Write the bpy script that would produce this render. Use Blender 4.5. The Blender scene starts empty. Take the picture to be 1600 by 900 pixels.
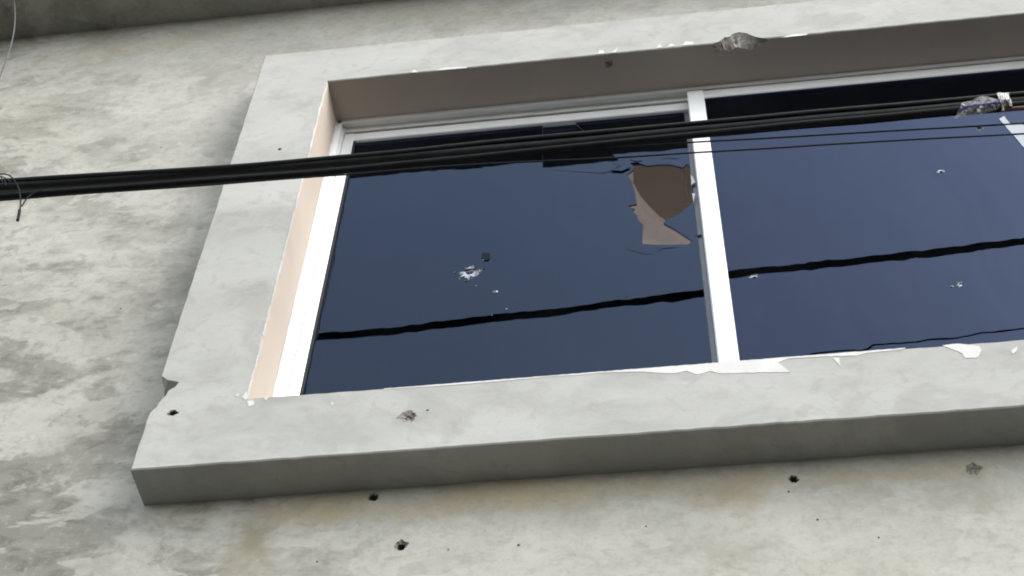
import bpy, bmesh, math, random
from mathutils import Vector, Matrix, noise
from mathutils.geometry import delaunay_2d_cdt

# ------------------------------------------------------------------ camera, sky, sun, exposure
SC = bpy.context.scene
COL = SC.collection
FPX = 2359.453
YAW, PITCH, ROLL = 0.1684, 0.9085, 0.0512
CAM = Vector((0.8171, -1.854, -2.1345))
_sa, _ca, _sb, _cb, _sc, _cc = math.sin(YAW), math.cos(YAW), math.sin(PITCH), math.cos(PITCH), math.sin(ROLL), math.cos(ROLL)
FWD = Vector((-_sa*_cb, _ca*_cb, _sb))
_r0 = Vector((_ca, _sa, 0.0)); _u0 = _r0.cross(FWD)
RIGHT = _cc*_r0 + _sc*_u0
UP = -_sc*_r0 + _cc*_u0
cd = bpy.data.cameras.new('camera'); cam = bpy.data.objects.new('camera', cd); COL.objects.link(cam)
cd.sensor_width = 36.0; cd.lens = FPX*36.0/1600.0; cd.clip_start = 0.05; cd.clip_end = 2000
cam.matrix_world = Matrix(((RIGHT.x, UP.x, -FWD.x, CAM.x), (RIGHT.y, UP.y, -FWD.y, CAM.y), (RIGHT.z, UP.z, -FWD.z, CAM.z), (0, 0, 0, 1)))
SC.camera = cam

SUN_ELEV, SUN_AZ = math.radians(42), math.radians(58)      # azimuth from the facade normal, towards +x
w = bpy.data.worlds.new('World'); SC.world = w; w.use_nodes = True
nt = w.node_tree; nt.nodes.clear()
sky = nt.nodes.new('ShaderNodeTexSky'); sky.sky_type = 'NISHITA'; sky.sun_disc = False
sky.sun_elevation = SUN_ELEV; sky.sun_rotation = math.radians(180) - SUN_AZ
sky.air_density = 1.0; sky.dust_density = 2.0; sky.ozone_density = 1.0
hs = nt.nodes.new('ShaderNodeHueSaturation'); hs.inputs['Saturation'].default_value = 0.30
bg = nt.nodes.new('ShaderNodeBackground'); bg.inputs['Strength'].default_value = 0.15
wo = nt.nodes.new('ShaderNodeOutputWorld')
nt.links.new(sky.outputs[0], hs.inputs['Color']); nt.links.new(hs.outputs[0], bg.inputs['Color']); nt.links.new(bg.outputs[0], wo.inputs[0])

sl = bpy.data.lights.new('sun', 'SUN'); sun = bpy.data.objects.new('sun', sl); COL.objects.link(sun)
sl.energy = 0.6; sl.angle = math.radians(30); sl.color = (1.0, 0.97, 0.92)
sd = Vector((math.sin(SUN_AZ)*math.cos(SUN_ELEV), -math.cos(SUN_AZ)*math.cos(SUN_ELEV), math.sin(SUN_ELEV)))
sun.rotation_euler = sd.to_track_quat('Z', 'Y').to_euler(); sun.location = (2, -6, 6)

SC.view_settings.view_transform = 'Standard'; SC.view_settings.look = 'None'
SC.view_settings.exposure = 1.88; SC.view_settings.gamma = 1.0
SC.render.engine = 'CYCLES'; SC.cycles.max_bounces = 10; SC.cycles.transparent_max_bounces = 16
SC.cycles.filter_width = 1.9

# ------------------------------------------------------------------ helpers
R = random.Random(7)
def at(u, v, Y):
    """the point of the plane y = Y that shows at pixel (u, v) of the 1600 x 900 photograph"""
    d = RIGHT*((u-800)/FPX) - UP*((v-450)/FPX) + FWD
    return CAM + d*((Y-CAM.y)/d.y)
def xz(u, v, Y):
    p = at(u, v, Y); return (p.x, p.z)

def link(name, me, mat=None, parent=None):
    o = bpy.data.objects.new(name, me); COL.objects.link(o)
    if mat: 
        for m in (mat if isinstance(mat, (list, tuple)) else [mat]): me.materials.append(m)
    if parent:
        o.parent = parent
        if parent.name == 'building': o.location = -parent.location   # shapes are written in world coordinates
    return o
def mesh(name, verts, faces, mat=None, parent=None, smooth=False, mi=None):
    me = bpy.data.meshes.new(name); me.from_pydata([tuple(v) for v in verts], [], faces)
    if smooth: me.polygons.foreach_set('use_smooth', [True]*len(me.polygons))
    if mi: me.polygons.foreach_set('material_index', mi)
    me.update()
    return link(name, me, mat, parent)
def from_bm(name, bm, mat, parent=None, smooth=False):
    me = bpy.data.meshes.new(name)
    if smooth:
        for f in bm.faces: f.smooth = True
    bm.to_mesh(me); bm.free()
    return link(name, me, mat, parent)
def box(name, x0, x1, y0, y1, z0, z1, mat, parent=None, bevel=0.0):
    bm = bmesh.new()
    bmesh.ops.create_cube(bm, size=1.0)
    for v in bm.verts:
        v.co = Vector(((x0+x1)/2+v.co.x*(x1-x0), (y0+y1)/2+v.co.y*(y1-y0), (z0+z1)/2+v.co.z*(z1-z0)))
    if bevel: bmesh.ops.bevel(bm, geom=bm.edges[:], offset=bevel, segments=2, affect='EDGES', profile=0.5)
    return from_bm(name, bm, mat, parent)
def profile_bar(name, pts, axis, a, b, mat, parent):
    """a closed section swept along x ('x': section in y,z) or z ('z': section in x,y)"""
    n = len(pts); V = []
    for t in (a, b):
        for (p, q) in pts: V.append((t, p, q) if axis == 'x' else (p, q, t))
    F = [(i, (i+1) % n, n+(i+1) % n, n+i) for i in range(n)]
    bm = bmesh.new(); vs = [bm.verts.new(v) for v in V]
    for f in F: bm.faces.new([vs[i] for i in f])
    bm.faces.new(vs[:n]); bm.faces.new(vs[n:])
    bmesh.ops.recalc_face_normals(bm, faces=bm.faces[:])
    return from_bm(name, bm, mat, parent)
def empty(name, loc=(0, 0, 0)):
    o = bpy.data.objects.new(name, None); COL.objects.link(o); o.location = loc; o.empty_display_size = 0.1
    return o
def tag(o, label, cat=None, group=None, kind=None):
    if label: o['label'] = label
    if cat: o['category'] = cat
    if group: o['group'] = group
    if kind: o['kind'] = kind
    return o
def cdt(loops, extra=()):
    """triangles of the region bounded by the loops (even-odd); loops: lists of (x,z)"""
    V, E = [], []
    for lp in loops:
        s = len(V); n = len(lp); V += [Vector(p) for p in lp]
        E += [(s+i, s+(i+1) % n) for i in range(n)]
    V += [Vector(p) for p in extra]
    vo, eo, fo, *_ = delaunay_2d_cdt(V, E, [], 0, 1e-6)
    boxes = [(min(p[0] for p in l), max(p[0] for p in l), min(p[1] for p in l), max(p[1] for p in l)) for l in loops]
    def inside(x, z):
        c = False
        for lp, (a0, a1, b0, b1) in zip(loops, boxes):
            if not (a0 <= x <= a1 and b0 <= z <= b1): continue
            k = False; n = len(lp); j = n-1
            for i in range(n):
                xi, zi = lp[i][0], lp[i][1]; xj, zj = lp[j][0], lp[j][1]
                if (zi > z) != (zj > z) and x < (xj-xi)*(z-zi)/(zj-zi)+xi: k = not k
                j = i
            c ^= k
        return c
    fo = [f for f in fo if inside(sum(vo[i].x for i in f)/3, sum(vo[i].y for i in f)/3)]
    used = sorted({i for f in fo for i in f}); m = {j: k for k, j in enumerate(used)}
    return [vo[j] for j in used], [tuple(m[i] for i in f) for f in fo]
def tube(name, pts, rad, mat, parent=None, sides=8, cap=True):
    """a round tube through 3D points; rad a number or a list"""
    n = len(pts); pts = [Vector(p) for p in pts]; V = []; F = []
    for i, p in enumerate(pts):
        t = (pts[min(i+1, n-1)] - pts[max(i-1, 0)]).normalized()
        a = t.cross(Vector((0.13, 0.2, 0.97))).normalized(); b = t.cross(a)
        r = rad[i] if isinstance(rad, (list, tuple)) else rad
        for k in range(sides):
            q = 2*math.pi*k/sides; V.append(p + a*(r*math.cos(q)) + b*(r*math.sin(q)))
    for i in range(n-1):
        for k in range(sides):
            k2 = (k+1) % sides; F.append((i*sides+k, i*sides+k2, (i+1)*sides+k2, (i+1)*sides+k))
    if cap: F.append(tuple(range(sides))[::-1]); F.append(tuple((n-1)*sides+k for k in range(sides)))
    return mesh(name, V, F, mat, parent, smooth=True)
def resample(P, step):
    out = []
    for a, b in zip(P[:-1], P[1:]):
        a, b = Vector(a), Vector(b); n = max(1, int(math.ceil((b-a).length/step)))
        out += [a.lerp(b, i/n) for i in range(n)]
    return out + [Vector(P[-1])]
def smooth_path(P, n):
    """Catmull-Rom through 3D points"""
    P = [Vector(p) for p in P]; out = []
    for i in range(len(P)-1):
        p0, p1, p2, p3 = P[max(i-1, 0)], P[i], P[i+1], P[min(i+2, len(P)-1)]
        for k in range(n):
            t = k/n
            out.append(0.5*((2*p1)+(p2-p0)*t+(2*p0-5*p1+4*p2-p3)*t*t+(3*p1-p0-3*p2+p3)*t*t*t))
    return out + [P[-1]]

# ------------------------------------------------------------------ materials
class NB:
    def __init__(s, name):
        s.m = bpy.data.materials.new(name); s.m.use_nodes = True; s.t = s.m.node_tree; s.t.nodes.clear()
        s.out = s.n('ShaderNodeOutputMaterial')
    def n(s, typ, **kw):
        o = s.t.nodes.new(typ)
        for k, v in kw.items(): setattr(o, k, v)
        return o
    def l(s, a, b): s.t.links.new(a, b)
    def coord(s, scale=(1, 1, 1), rot=(0, 0, 0), loc=(0, 0, 0)):
        tc = s.n('ShaderNodeTexCoord'); mp = s.n('ShaderNodeMapping')
        mp.inputs['Scale'].default_value = scale; mp.inputs['Rotation'].default_value = rot; mp.inputs['Location'].default_value = loc
        s.l(tc.outputs['Object'], mp.inputs[0]); return mp.outputs[0]
    def noise(s, vec, scale, detail=4, rough=0.55, dist=0.0):
        o = s.n('ShaderNodeTexNoise'); o.inputs['Scale'].default_value = scale; o.inputs['Detail'].default_value = detail
        o.inputs['Roughness'].default_value = rough; o.inputs['Distortion'].default_value = dist; s.l(vec, o.inputs['Vector']); return o.outputs['Fac']
    def ramp(s, fac, stops, interp='LINEAR'):
        o = s.n('ShaderNodeValToRGB'); cr = o.color_ramp; cr.interpolation = interp
        while len(cr.elements) < len(stops): cr.elements.new(0.5)
        for e, (p, c) in zip(cr.elements, stops):
            e.position = p; e.color = (c, c, c, 1) if isinstance(c, (int, float)) else (*c, 1)
        s.l(fac, o.inputs[0]); return o.outputs[0]
    def mix(s, fac, a, b, mode='MIX'):
        o = s.n('ShaderNodeMix', data_type='RGBA', blend_type=mode)
        for sock, val in ((o.inputs[0], fac), (o.inputs[6], a), (o.inputs[7], b)):
            if hasattr(val, 'links') or hasattr(val, 'is_linked'): s.l(val, sock)
            elif isinstance(val, (int, float)): sock.default_value = val
            else: sock.default_value = (*val, 1)
        return o.outputs[2]
    def math(s, op, a, b=None):
        o = s.n('ShaderNodeMath', operation=op)
        for i, val in enumerate((a, b)):
            if val is None: continue
            if isinstance(val, (int, float)): o.inputs[i].default_value = val
            else: s.l(val, o.inputs[i])
        return o.outputs[0]
    def bump(s, h, strength, dist, normal=None):
        o = s.n('ShaderNodeBump'); o.inputs['Strength'].default_value = strength; o.inputs['Distance'].default_value = dist
        s.l(h, o.inputs['Height'])
        if normal: s.l(normal, o.inputs['Normal'])
        return o.outputs[0]
    def bsdf(s, color, rough=0.8, normal=None, spec=0.3, metallic=0.0):
        o = s.n('ShaderNodeBsdfPrincipled')
        if isinstance(color, tuple): o.inputs['Base Color'].default_value = (*color, 1)
        else: s.l(color, o.inputs['Base Color'])
        if isinstance(rough, (int, float)): o.inputs['Roughness'].default_value = rough
        else: s.l(rough, o.inputs['Roughness'])
        o.inputs['Specular IOR Level'].default_value = spec; o.inputs['Metallic'].default_value = metallic
        if normal: s.l(normal, o.inputs['Normal'])
        s.l(o.outputs[0], s.out.inputs[0]); return o

def spot(b, cx, cz, rx, rz, wob=0.5):
    """mask: an irregular stain or shaded patch round (cx, cz)"""
    tc = b.n('ShaderNodeTexCoord'); sub = b.n('ShaderNodeVectorMath', operation='SUBTRACT'); sub.inputs[1].default_value = (cx, 0, cz)
    nz = b.n('ShaderNodeTexNoise'); nz.inputs['Scale'].default_value = 9; nz.inputs['Detail'].default_value = 6
    b.l(tc.outputs['Object'], nz.inputs['Vector']); b.l(tc.outputs['Object'], sub.inputs[0])
    mul = b.n('ShaderNodeVectorMath', operation='MULTIPLY'); mul.inputs[1].default_value = (1/rx, 0, 1/rz); b.l(sub.outputs[0], mul.inputs[0])
    ln = b.n('ShaderNodeVectorMath', operation='LENGTH'); b.l(mul.outputs[0], ln.inputs[0])
    v = b.math('ADD', ln.outputs['Value'], b.math('MULTIPLY', b.math('SUBTRACT', nz.outputs['Fac'], 0.5), wob*4))
    return b.ramp(v, [(0.25, 1.0), (1.0, 0.0)])

def plaster_wall():
    b = NB('raw_cement_plaster')
    iso = b.coord()
    slant = b.coord(scale=(1.0, 1.0, 1.55), rot=(0, math.radians(-24), 0))
    big = b.noise(slant, 2.4, 6, 0.6, 0.25)
    mid = b.noise(slant, 4.6, 8, 0.60, 0.25)
    col = b.ramp(mid, [(0.33, (0.281, 0.284, 0.267)), (0.47, (0.323, 0.327, 0.314)), (0.58, (0.347, 0.350, 0.340)), (0.75, (0.370, 0.373, 0.366))])
    # grey patches where the trowel dragged wet cement, most of them left of the window
    tc = b.n('ShaderNodeTexCoord'); sp = b.n('ShaderNodeSeparateXYZ'); b.l(tc.outputs['Object'], sp.inputs[0])
    left = b.ramp(b.math('ADD', b.math('MULTIPLY', sp.outputs['X'], -0.62), b.math('ADD', b.math('MULTIPLY', sp.outputs['Z'], -0.30), 0.36)), [(0.18, 0.0), (0.72, 1.0)])
    patch = b.ramp(big, [(0.40, 0.0), (0.62, 1.0)])
    s1 = b.noise(b.coord(scale=(1, 1, 1.35), rot=(0, math.radians(-28), 0), loc=(.7, 0, .2)), 3.6, 10, 0.62, 0.30)
    s2 = b.noise(b.coord(scale=(0.9, 1, 1.6), rot=(0, math.radians(-26), 0), loc=(4.2, 0, 8.1)), 9.0, 9, 0.62, 0.6)
    ss = b.math('ADD', b.math('MULTIPLY', s1, 0.58), b.math('MULTIPLY', s2, 0.42))
    m1 = b.math('MULTIPLY', b.ramp(ss, [(0.44, 0.0), (0.485, 0.40), (0.51, 0.80), (0.58, 1.0)]), b.math('ADD', b.math('MULTIPLY', left, 0.84), 0.16))
    col = b.mix(m1, col, (0.165, 0.165, 0.152))
    # darker cores and drag lines inside the grey patches
    s4 = b.noise(b.coord(scale=(0.8, 1, 1.6), rot=(0, math.radians(-32), 0), loc=(1.2, 0, 3.3)), 14, 8, 0.62, 0.9)
    m4 = b.math('MULTIPLY', b.math('MULTIPLY', b.ramp(s4, [(0.50, 0.0), (0.60, 1.0)]), b.ramp(ss, [(0.47, 0.0), (0.55, 1.0)])), b.math('ADD', b.math('MULTIPLY', left, 0.70), 0.18))
    col = b.mix(m4, col, (0.118, 0.118, 0.106))
    # pale smears with one crisp side
    s3 = b.noise(b.coord(scale=(1, 1, 1.9), rot=(0, math.radians(-38), 0), loc=(3.1, 0, 1.7)), 5.0, 8, 0.58, 0.4)
    col = b.mix(b.math('MULTIPLY', b.ramp(s3, [(0.52, 0.0), (0.545, 0.9), (0.66, 0.6)]), 0.70), col, (0.368, 0.371, 0.362))
    # warm cement and rust stains; long brown bands paint soft shade below the sill
    warm = b.noise(b.coord(loc=(7, 0, 2)), 1.6, 5, 0.6, 0.6)
    col = b.mix(b.math('MULTIPLY', b.ramp(warm, [(0.48, 0.0), (0.70, 1.0)]), 0.25), col, (0.343, 0.333, 0.297))
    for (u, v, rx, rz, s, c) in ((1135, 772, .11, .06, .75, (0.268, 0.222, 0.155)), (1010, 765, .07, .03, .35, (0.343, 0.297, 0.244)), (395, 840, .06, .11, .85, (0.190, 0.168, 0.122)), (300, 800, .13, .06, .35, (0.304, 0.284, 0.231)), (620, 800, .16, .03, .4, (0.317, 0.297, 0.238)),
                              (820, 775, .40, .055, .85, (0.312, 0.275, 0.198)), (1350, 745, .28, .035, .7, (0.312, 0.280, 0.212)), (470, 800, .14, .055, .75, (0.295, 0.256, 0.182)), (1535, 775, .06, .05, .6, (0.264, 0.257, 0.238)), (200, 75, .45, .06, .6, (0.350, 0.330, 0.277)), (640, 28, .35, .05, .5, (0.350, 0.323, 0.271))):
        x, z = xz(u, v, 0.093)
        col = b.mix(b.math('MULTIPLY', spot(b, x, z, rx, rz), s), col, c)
    fine = b.noise(iso, 60, 6, 0.72)
    col = b.mix(b.math('MULTIPLY', b.ramp(fine, [(0.36, 1.0), (0.50, 0.0)]), 0.30), col, (0.200, 0.200, 0.184))
    col = b.mix(b.math('MULTIPLY', b.ramp(fine, [(0.54, 0.0), (0.66, 1.0)]), 0.25), col, (0.400, 0.400, 0.388))
    fl = b.noise(b.coord(scale=(1, 1, 1.5), rot=(0, math.radians(-24), 0), loc=(9, 0, 5)), 26, 6, 0.66, 0.3)
    col = b.mix(b.math('MULTIPLY', b.ramp(fl, [(0.55, 0.0), (0.63, 1.0)]), b.math('ADD', b.math('MULTIPLY', left, 0.35), 0.20)), col, (0.180, 0.180, 0.164))
    speck = b.noise(iso, 27, 2, 0.5)
    col = b.mix(b.math('MULTIPLY', b.ramp(speck, [(0.20, 1.0), (0.25, 0.0)]), 0.55), col, (0.165, 0.165, 0.152))
    col = b.mix(1.0, col, (0.975, 0.957, 0.872), 'MULTIPLY')
    h = b.math('ADD', b.math('MULTIPLY', mid, 1.0), b.math('ADD', b.math('MULTIPLY', s1, 0.6), b.math('MULTIPLY', fine, 0.06)))
    n1 = b.bump(h, 0.32, 0.012)
    b.bsdf(col, 0.9, b.bump(b.noise(iso, 150, 3, 0.6), 0.15, 0.001, n1), 0.2)
    return b.m
def plaster_trim():
    b = NB('smooth_trim_plaster')
    iso = b.coord(); st = b.coord(scale=(0.8, 1, 1.5), rot=(0, math.radians(-12), 0), loc=(1.3, 0, .4))
    big = b.noise(st, 4.0, 9, 0.62, 0.4)
    col = b.ramp(big, [(0.32, (0.290, 0.294, 0.287)), (0.50, (0.340, 0.343, 0.337)), (0.70, (0.370, 0.373, 0.370))])
    sm = b.noise(b.coord(scale=(1, 1, 1.4), loc=(5, 0, 3)), 7, 9, 0.64, 0.6)
    col = b.mix(b.math('MULTIPLY', b.ramp(sm, [(0.50, 0.0), (0.62, 1.0)]), 0.55), col, (0.264, 0.267, 0.261))
    mott = b.noise(b.coord(loc=(2, 0, 9)), 22, 6, 0.65, 0.8)
    col = b.mix(b.math('MULTIPLY', b.ramp(mott, [(0.54, 0.0), (0.64, 1.0)]), 0.35), col, (0.244, 0.244, 0.238))
    for (u, v, rx, rz, s) in ((440, 620, .10, .03, .5), (530, 680, .06, .04, .4), (640, 655, .04, .02, .5), (930, 600, .05, .03, .3), (1300, 600, .10, .03, .25), (400, 480, .04, .12, .35), (450, 150, .06, .02, .3)):
        x, z = xz(u, v, 0.0); col = b.mix(b.math('MULTIPLY', spot(b, x, z, rx, rz), s), col, (0.247, 0.251, 0.241))
    fine = b.noise(iso, 80, 4, 0.7)
    col = b.mix(1.0, col, (0.965, 0.958, 0.898), 'MULTIPLY')
    h = b.math('ADD', b.math('MULTIPLY', big, 1.0), b.math('MULTIPLY', fine, 0.12))
    b.bsdf(col, 0.85, b.bump(h, 0.4, 0.006), 0.25)
    return b.m
def simple(name, color, rough=0.7, spec=0.3, var=0.12, vscale=8, bumpd=0.0, bscale=60, metallic=0.0):
    b = NB(name); iso = b.coord()
    nz = b.noise(iso, vscale, 6, 0.6, 0.5)
    c2 = tuple(c*(1-var) for c in color); c1 = tuple(min(1, c*(1+var*0.5)) for c in color)
    col = b.ramp(nz, [(0.35, c2), (0.65, c1)])
    nrm = b.bump(b.noise(iso, bscale, 4, 0.6), 0.5, bumpd) if bumpd else None
    b.bsdf(col, rough, nrm, spec, metallic); return b.m
def glass_mat(name, tint, through, wob=1.0):
    """dark tinted float glass: Fresnel reflection over a deep body tint, very slightly wavy"""
    b = NB(name)
    v = b.coord(scale=(1.0, 0.2, 0.55))
    wave = b.noise(v, 8.0, 2, 0.45, 0.3)
    nrm = b.bump(wave, 0.50*wob, 0.0030)
    gl = b.n('ShaderNodeBsdfGlossy'); gl.inputs['Roughness'].default_value = 0.012; gl.inputs['Color'].default_value = (*tint, 1); b.l(nrm, gl.inputs['Normal'])
    tr = b.n('ShaderNodeBsdfTransparent'); tr.inputs['Color'].default_value = (*through, 1)
    fr = b.n('ShaderNodeFresnel'); fr.inputs['IOR'].default_value = 1.6; b.l(nrm, fr.inputs['Normal'])
    # a film of dust: barely scatters
    df = b.n('ShaderNodeBsdfDiffuse'); df.inputs['Color'].default_value = (0.30, 0.33, 0.38, 1)
    dm = b.n('ShaderNodeMixShader'); d1 = b.ramp(b.noise(b.coord(), 3.5, 7, 0.65, 0.6), [(0.40, 0.15), (0.70, 1.0)]); d2 = b.ramp(b.noise(b.coord(scale=(1, 1, .12)), 40, 4, 0.6, 0.2), [(0.5, 0.6), (0.72, 1.0)])
    b.l(b.math('MULTIPLY', b.math('MULTIPLY', d1, d2), 0.012), dm.inputs[0]); b.l(tr.outputs[0], dm.inputs[1]); b.l(df.outputs[0], dm.inputs[2])
    mx = b.n('ShaderNodeMixShader'); b.l(fr.outputs[0], mx.inputs[0]); b.l(dm.outputs[0], mx.inputs[1]); b.l(gl.outputs[0], mx.inputs[2])
    b.l(mx.outputs[0], b.out.inputs[0]); return b.m

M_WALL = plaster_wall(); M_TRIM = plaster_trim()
M_CREAM = simple('cream_wall_paint', (0.395, 0.342, 0.286), 0.75, 0.3, 0.05, 5, 0.0003, 25)
M_WHITEPAINT = simple('spilt_white_paint', (0.50, 0.495, 0.475), 0.7, 0.3, 0.06, 20, 0.0008, 80)
M_ALU = simple('white_powder_coated_aluminium', (0.68, 0.69, 0.68), 0.35, 0.5, 0.04, 10)
M_RUBBER = simple('black_rubber_gasket', (0.018, 0.018, 0.02), 0.6, 0.3, 0.2, 20)
M_CABLE = simple('black_cable_sheath', (0.005, 0.005, 0.0055), 0.65, 0.10, 0.5, 40, 0.0005, 120)
M_CABLE2 = simple('weathered_black_cable_sheath', (0.008, 0.0085, 0.0085), 0.65, 0.18, 0.5, 30, 0.0006, 90)
M_WIRE = simple('dark_wire', (0.006, 0.0065, 0.008), 0.7, 0.15, 0.3, 40)
M_BROWNWIRE = simple('brown_wire', (0.055, 0.026, 0.02), 0.6, 0.3, 0.3, 40)
M_CONC = simple('broken_plaster_core', (0.215, 0.203, 0.178), 0.95, 0.1, 0.45, 110, 0.006, 150)
M_DARKCONC = simple('bore_shade_plaster', (0.08, 0.077, 0.07), 0.95, 0.1, 0.4, 120, 0.003, 220)  # darker plaster core, paints the shade inside bores and pits
M_CRUSH = simple('crushed_glass', (0.33, 0.36, 0.40), 0.5, 0.5, 0.4, 300, 0.002, 500)
M_GLASS_L = glass_mat('tinted_glass_blue_grey', (0.385, 0.515, 0.76), (0.13, 0.145, 0.17))
M_GLASS_R = glass_mat('tinted_glass_violet_grey', (0.375, 0.48, 0.77), (0.13, 0.14, 0.17))
M_CEIL = simple('room_paint_beige', (0.38, 0.335, 0.29), 0.85, 0.2, 0.08, 3)
M_CURTAIN = simple('beige_curtain_cloth', (0.78, 0.70, 0.65), 0.9, 0.1, 0.12, 30, 0.0008, 300)
_t = M_CURTAIN.node_tree; _tl = _t.nodes.new('ShaderNodeBsdfTranslucent'); _tl.inputs['Color'].default_value = (.80, .69, .63, 1); _ms = _t.nodes.new('ShaderNodeMixShader'); _ms.inputs[0].default_value = .5
_o = [n for n in _t.nodes if n.type == 'OUTPUT_MATERIAL'][0]; _p = [n for n in _t.nodes if n.type == 'BSDF_PRINCIPLED'][0]
_t.links.new(_p.outputs[0], _ms.inputs[1]); _t.links.new(_tl.outputs[0], _ms.inputs[2]); _t.links.new(_ms.outputs[0], _o.inputs[0])
M_PAVE = simple('street_asphalt', (0.052, 0.052, 0.050), 0.9, 0.2, 0.25, 0.8, 0.01, 12)
M_PAPER = simple('white_paper', (0.40, 0.43, 0.46), 0.75, 0.2, 0.08, 30)
M_TAPE = simple('white_tape', (0.42, 0.41, 0.40), 0.5, 0.4, 0.15, 60)

# ------------------------------------------------------------------ setting: street
GZ = -3.75
tag(mesh('street', [(-900, -900, GZ), (900, -900, GZ), (900, 900, GZ), (-900, 900, GZ)], [(0, 1, 2, 3)], M_PAVE), 'worn asphalt street below the plastered facade', kind='structure')

# ------------------------------------------------------------------ the building
WY, GL, GR = 0.093, 0.150, 0.126          # wall face, left glass, right glass
X1, H = 1.86, 1.2                         # opening: x 0..X1, z 0..H ; surround front face at y = 0
SX0, SX1, SZ0, SZ1 = -0.1914, 2.05, -0.1746, 1.3698
B = empty('building', (0.9, 0.0, GZ))
tag(B, 'raw cement plastered building with one dark bullet-pocked window in a raised surround', 'building')

def hole_loop(cx, cz, r, n=14, jit=0.22, sx=1.0, sz=1.0, seed=0):
    q = random.Random(seed); return [(cx+sx*r*(1+jit*(q.random()*2-1))*math.cos(2*math.pi*i/n), cz+sz*r*(1+jit*(q.random()*2-1))*math.sin(2*math.pi*i/n)) for i in range(n)]
def crater(loop, y, inner, lip, depth, parent, mats, seed=0, name='bullet_hole', push=(0, 0)):
    """a pit whose rim is the cut loop: shallow spalled lip, then a bore"""
    q = random.Random(seed); n = len(loop)
    cx = sum(p[0] for p in loop)/n; cz = sum(p[1] for p in loop)/n
    V = []; F = []; mi = []
    rings = [(1.0, 0.0), (0.5+0.5*inner, lip*0.6), (inner, lip), (inner*0.85, lip+0.25*(depth-lip)), (inner*0.7, depth)]
    for k, (s, d) in enumerate(rings):
        for p in loop:
            js = s*(1+(0.16*(q.random()*2-1) if k else 0)); jd = d*(1+(0.3*(q.random()*2-1) if k else 0))
            V.append((cx+(p[0]-cx)*js+push[0]*d, y+jd, cz+(p[1]-cz)*js+push[1]*d))
    for k in range(len(rings)-1):
        for i in range(n):
            j = (i+1) % n; F.append((k*n+i, k*n+j, (k+1)*n+j, (k+1)*n+i)); mi.append(0 if k < 2 else 1)
    F.append(tuple((len(rings)-1)*n+i for i in range(n))); mi.append(1)
    return mesh(name, V, F, mats, parent, mi=mi)

# --- wall face: gently uneven sheet with the bullet holes cut out
def wav(x, z):
    return 0.0026*noise.noise((x*3.1, z*4.2, 1.7)) + 0.0016*noise.noise((x*9, z*11, 5.1))
def wall_y(x, z):
    k = min(1, max(0, min(x+1.35, 2.35-x, z+0.95, 1.95-z)/0.1)); return WY + wav(x, z)*k
wall_pits = []   # (u, v, rim radius, inner share, lip, depth, mats)
for (u, v, r, inn, lip, dep) in ((583, 777, .0105, .80, .003, .05), (626, 852, .0125, .62, .005, .05), (1240, 748, .0095, .82, .002, .05), (1520, 733, .0145, .5, .003, .0045)):
    wall_pits.append((u, v, r, inn, lip, dep))
small = [(252, 231), (495, 878), (810, 852), (1373, 840), (1277, 811), (1232, 768), (1009, 822), (188, 482), (700, 858)]
for i, (u, v) in enumerate(small): wall_pits.append((u, v, .0018+.0014*R.random(), .5, .002, .003))
loops = [[(-1.4, -1.0), (2.4, -1.0), (2.4, 2.0), (-1.4, 2.0)], [(-0.06, -0.06), (X1+0.06, -0.06), (X1+0.06, H+0.06), (-0.06, H+0.06)]]
pits = []
for i, (u, v, r, inn, lip, dep) in enumerate(wall_pits):
    x, z = xz(u, v, WY); lp = hole_loop(x, z, r, 19 if r > .008 else 9, .26, 1.0, 1.0, 100+i); loops.append(lp); pits.append((lp, inn, lip, dep, wall_y(x, z)))
extra = []
for i in range(1, 127):
    for j in range(1, 100):
        x, z = -1.4+i*0.03, -1.0+j*0.03
        x += 0.008*(R.random()-.5); z += 0.008*(R.random()-.5)
        if -0.05 < x < X1+.05 and -0.05 < z < H+.05: continue
        if any((x-lp[0][0])**2+(z-lp[0][1])**2 < .03**2 for lp, *_ in pits): continue
        extra.append((x, z))
vs, fs = cdt(loops, extra)
V = [(p.x, wall_y(p.x, p.y), p.y) for p in vs]; n0 = len(V)
V += [(-6, WY, GZ), (8, WY, GZ), (8, WY, 4.5), (-6, WY, 4.5), (-1.4, WY, -1.0), (2.4, WY, -1.0), (2.4, WY, 2.0), (-1.4, WY, 2.0)]
F = list(fs) + [(n0, n0+1, n0+5, n0+4), (n0+1, n0+2, n0+6, n0+5), (n0+2, n0+3, n0+7, n0+6), (n0+3, n0, n0+4, n0+7)]
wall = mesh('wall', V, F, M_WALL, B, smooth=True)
for i, (lp, inn, lip, dep, y) in enumerate(pits):
    # rim follows the uneven sheet closely: the bowl starts at the sheet
    crater(lp, y, inn, lip, dep, wall, [M_CONC, M_CONC if i == 3 else M_DARKCONC], 300+i, name='bullet_hole' if i < 4 else 'plaster_pit')

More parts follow.
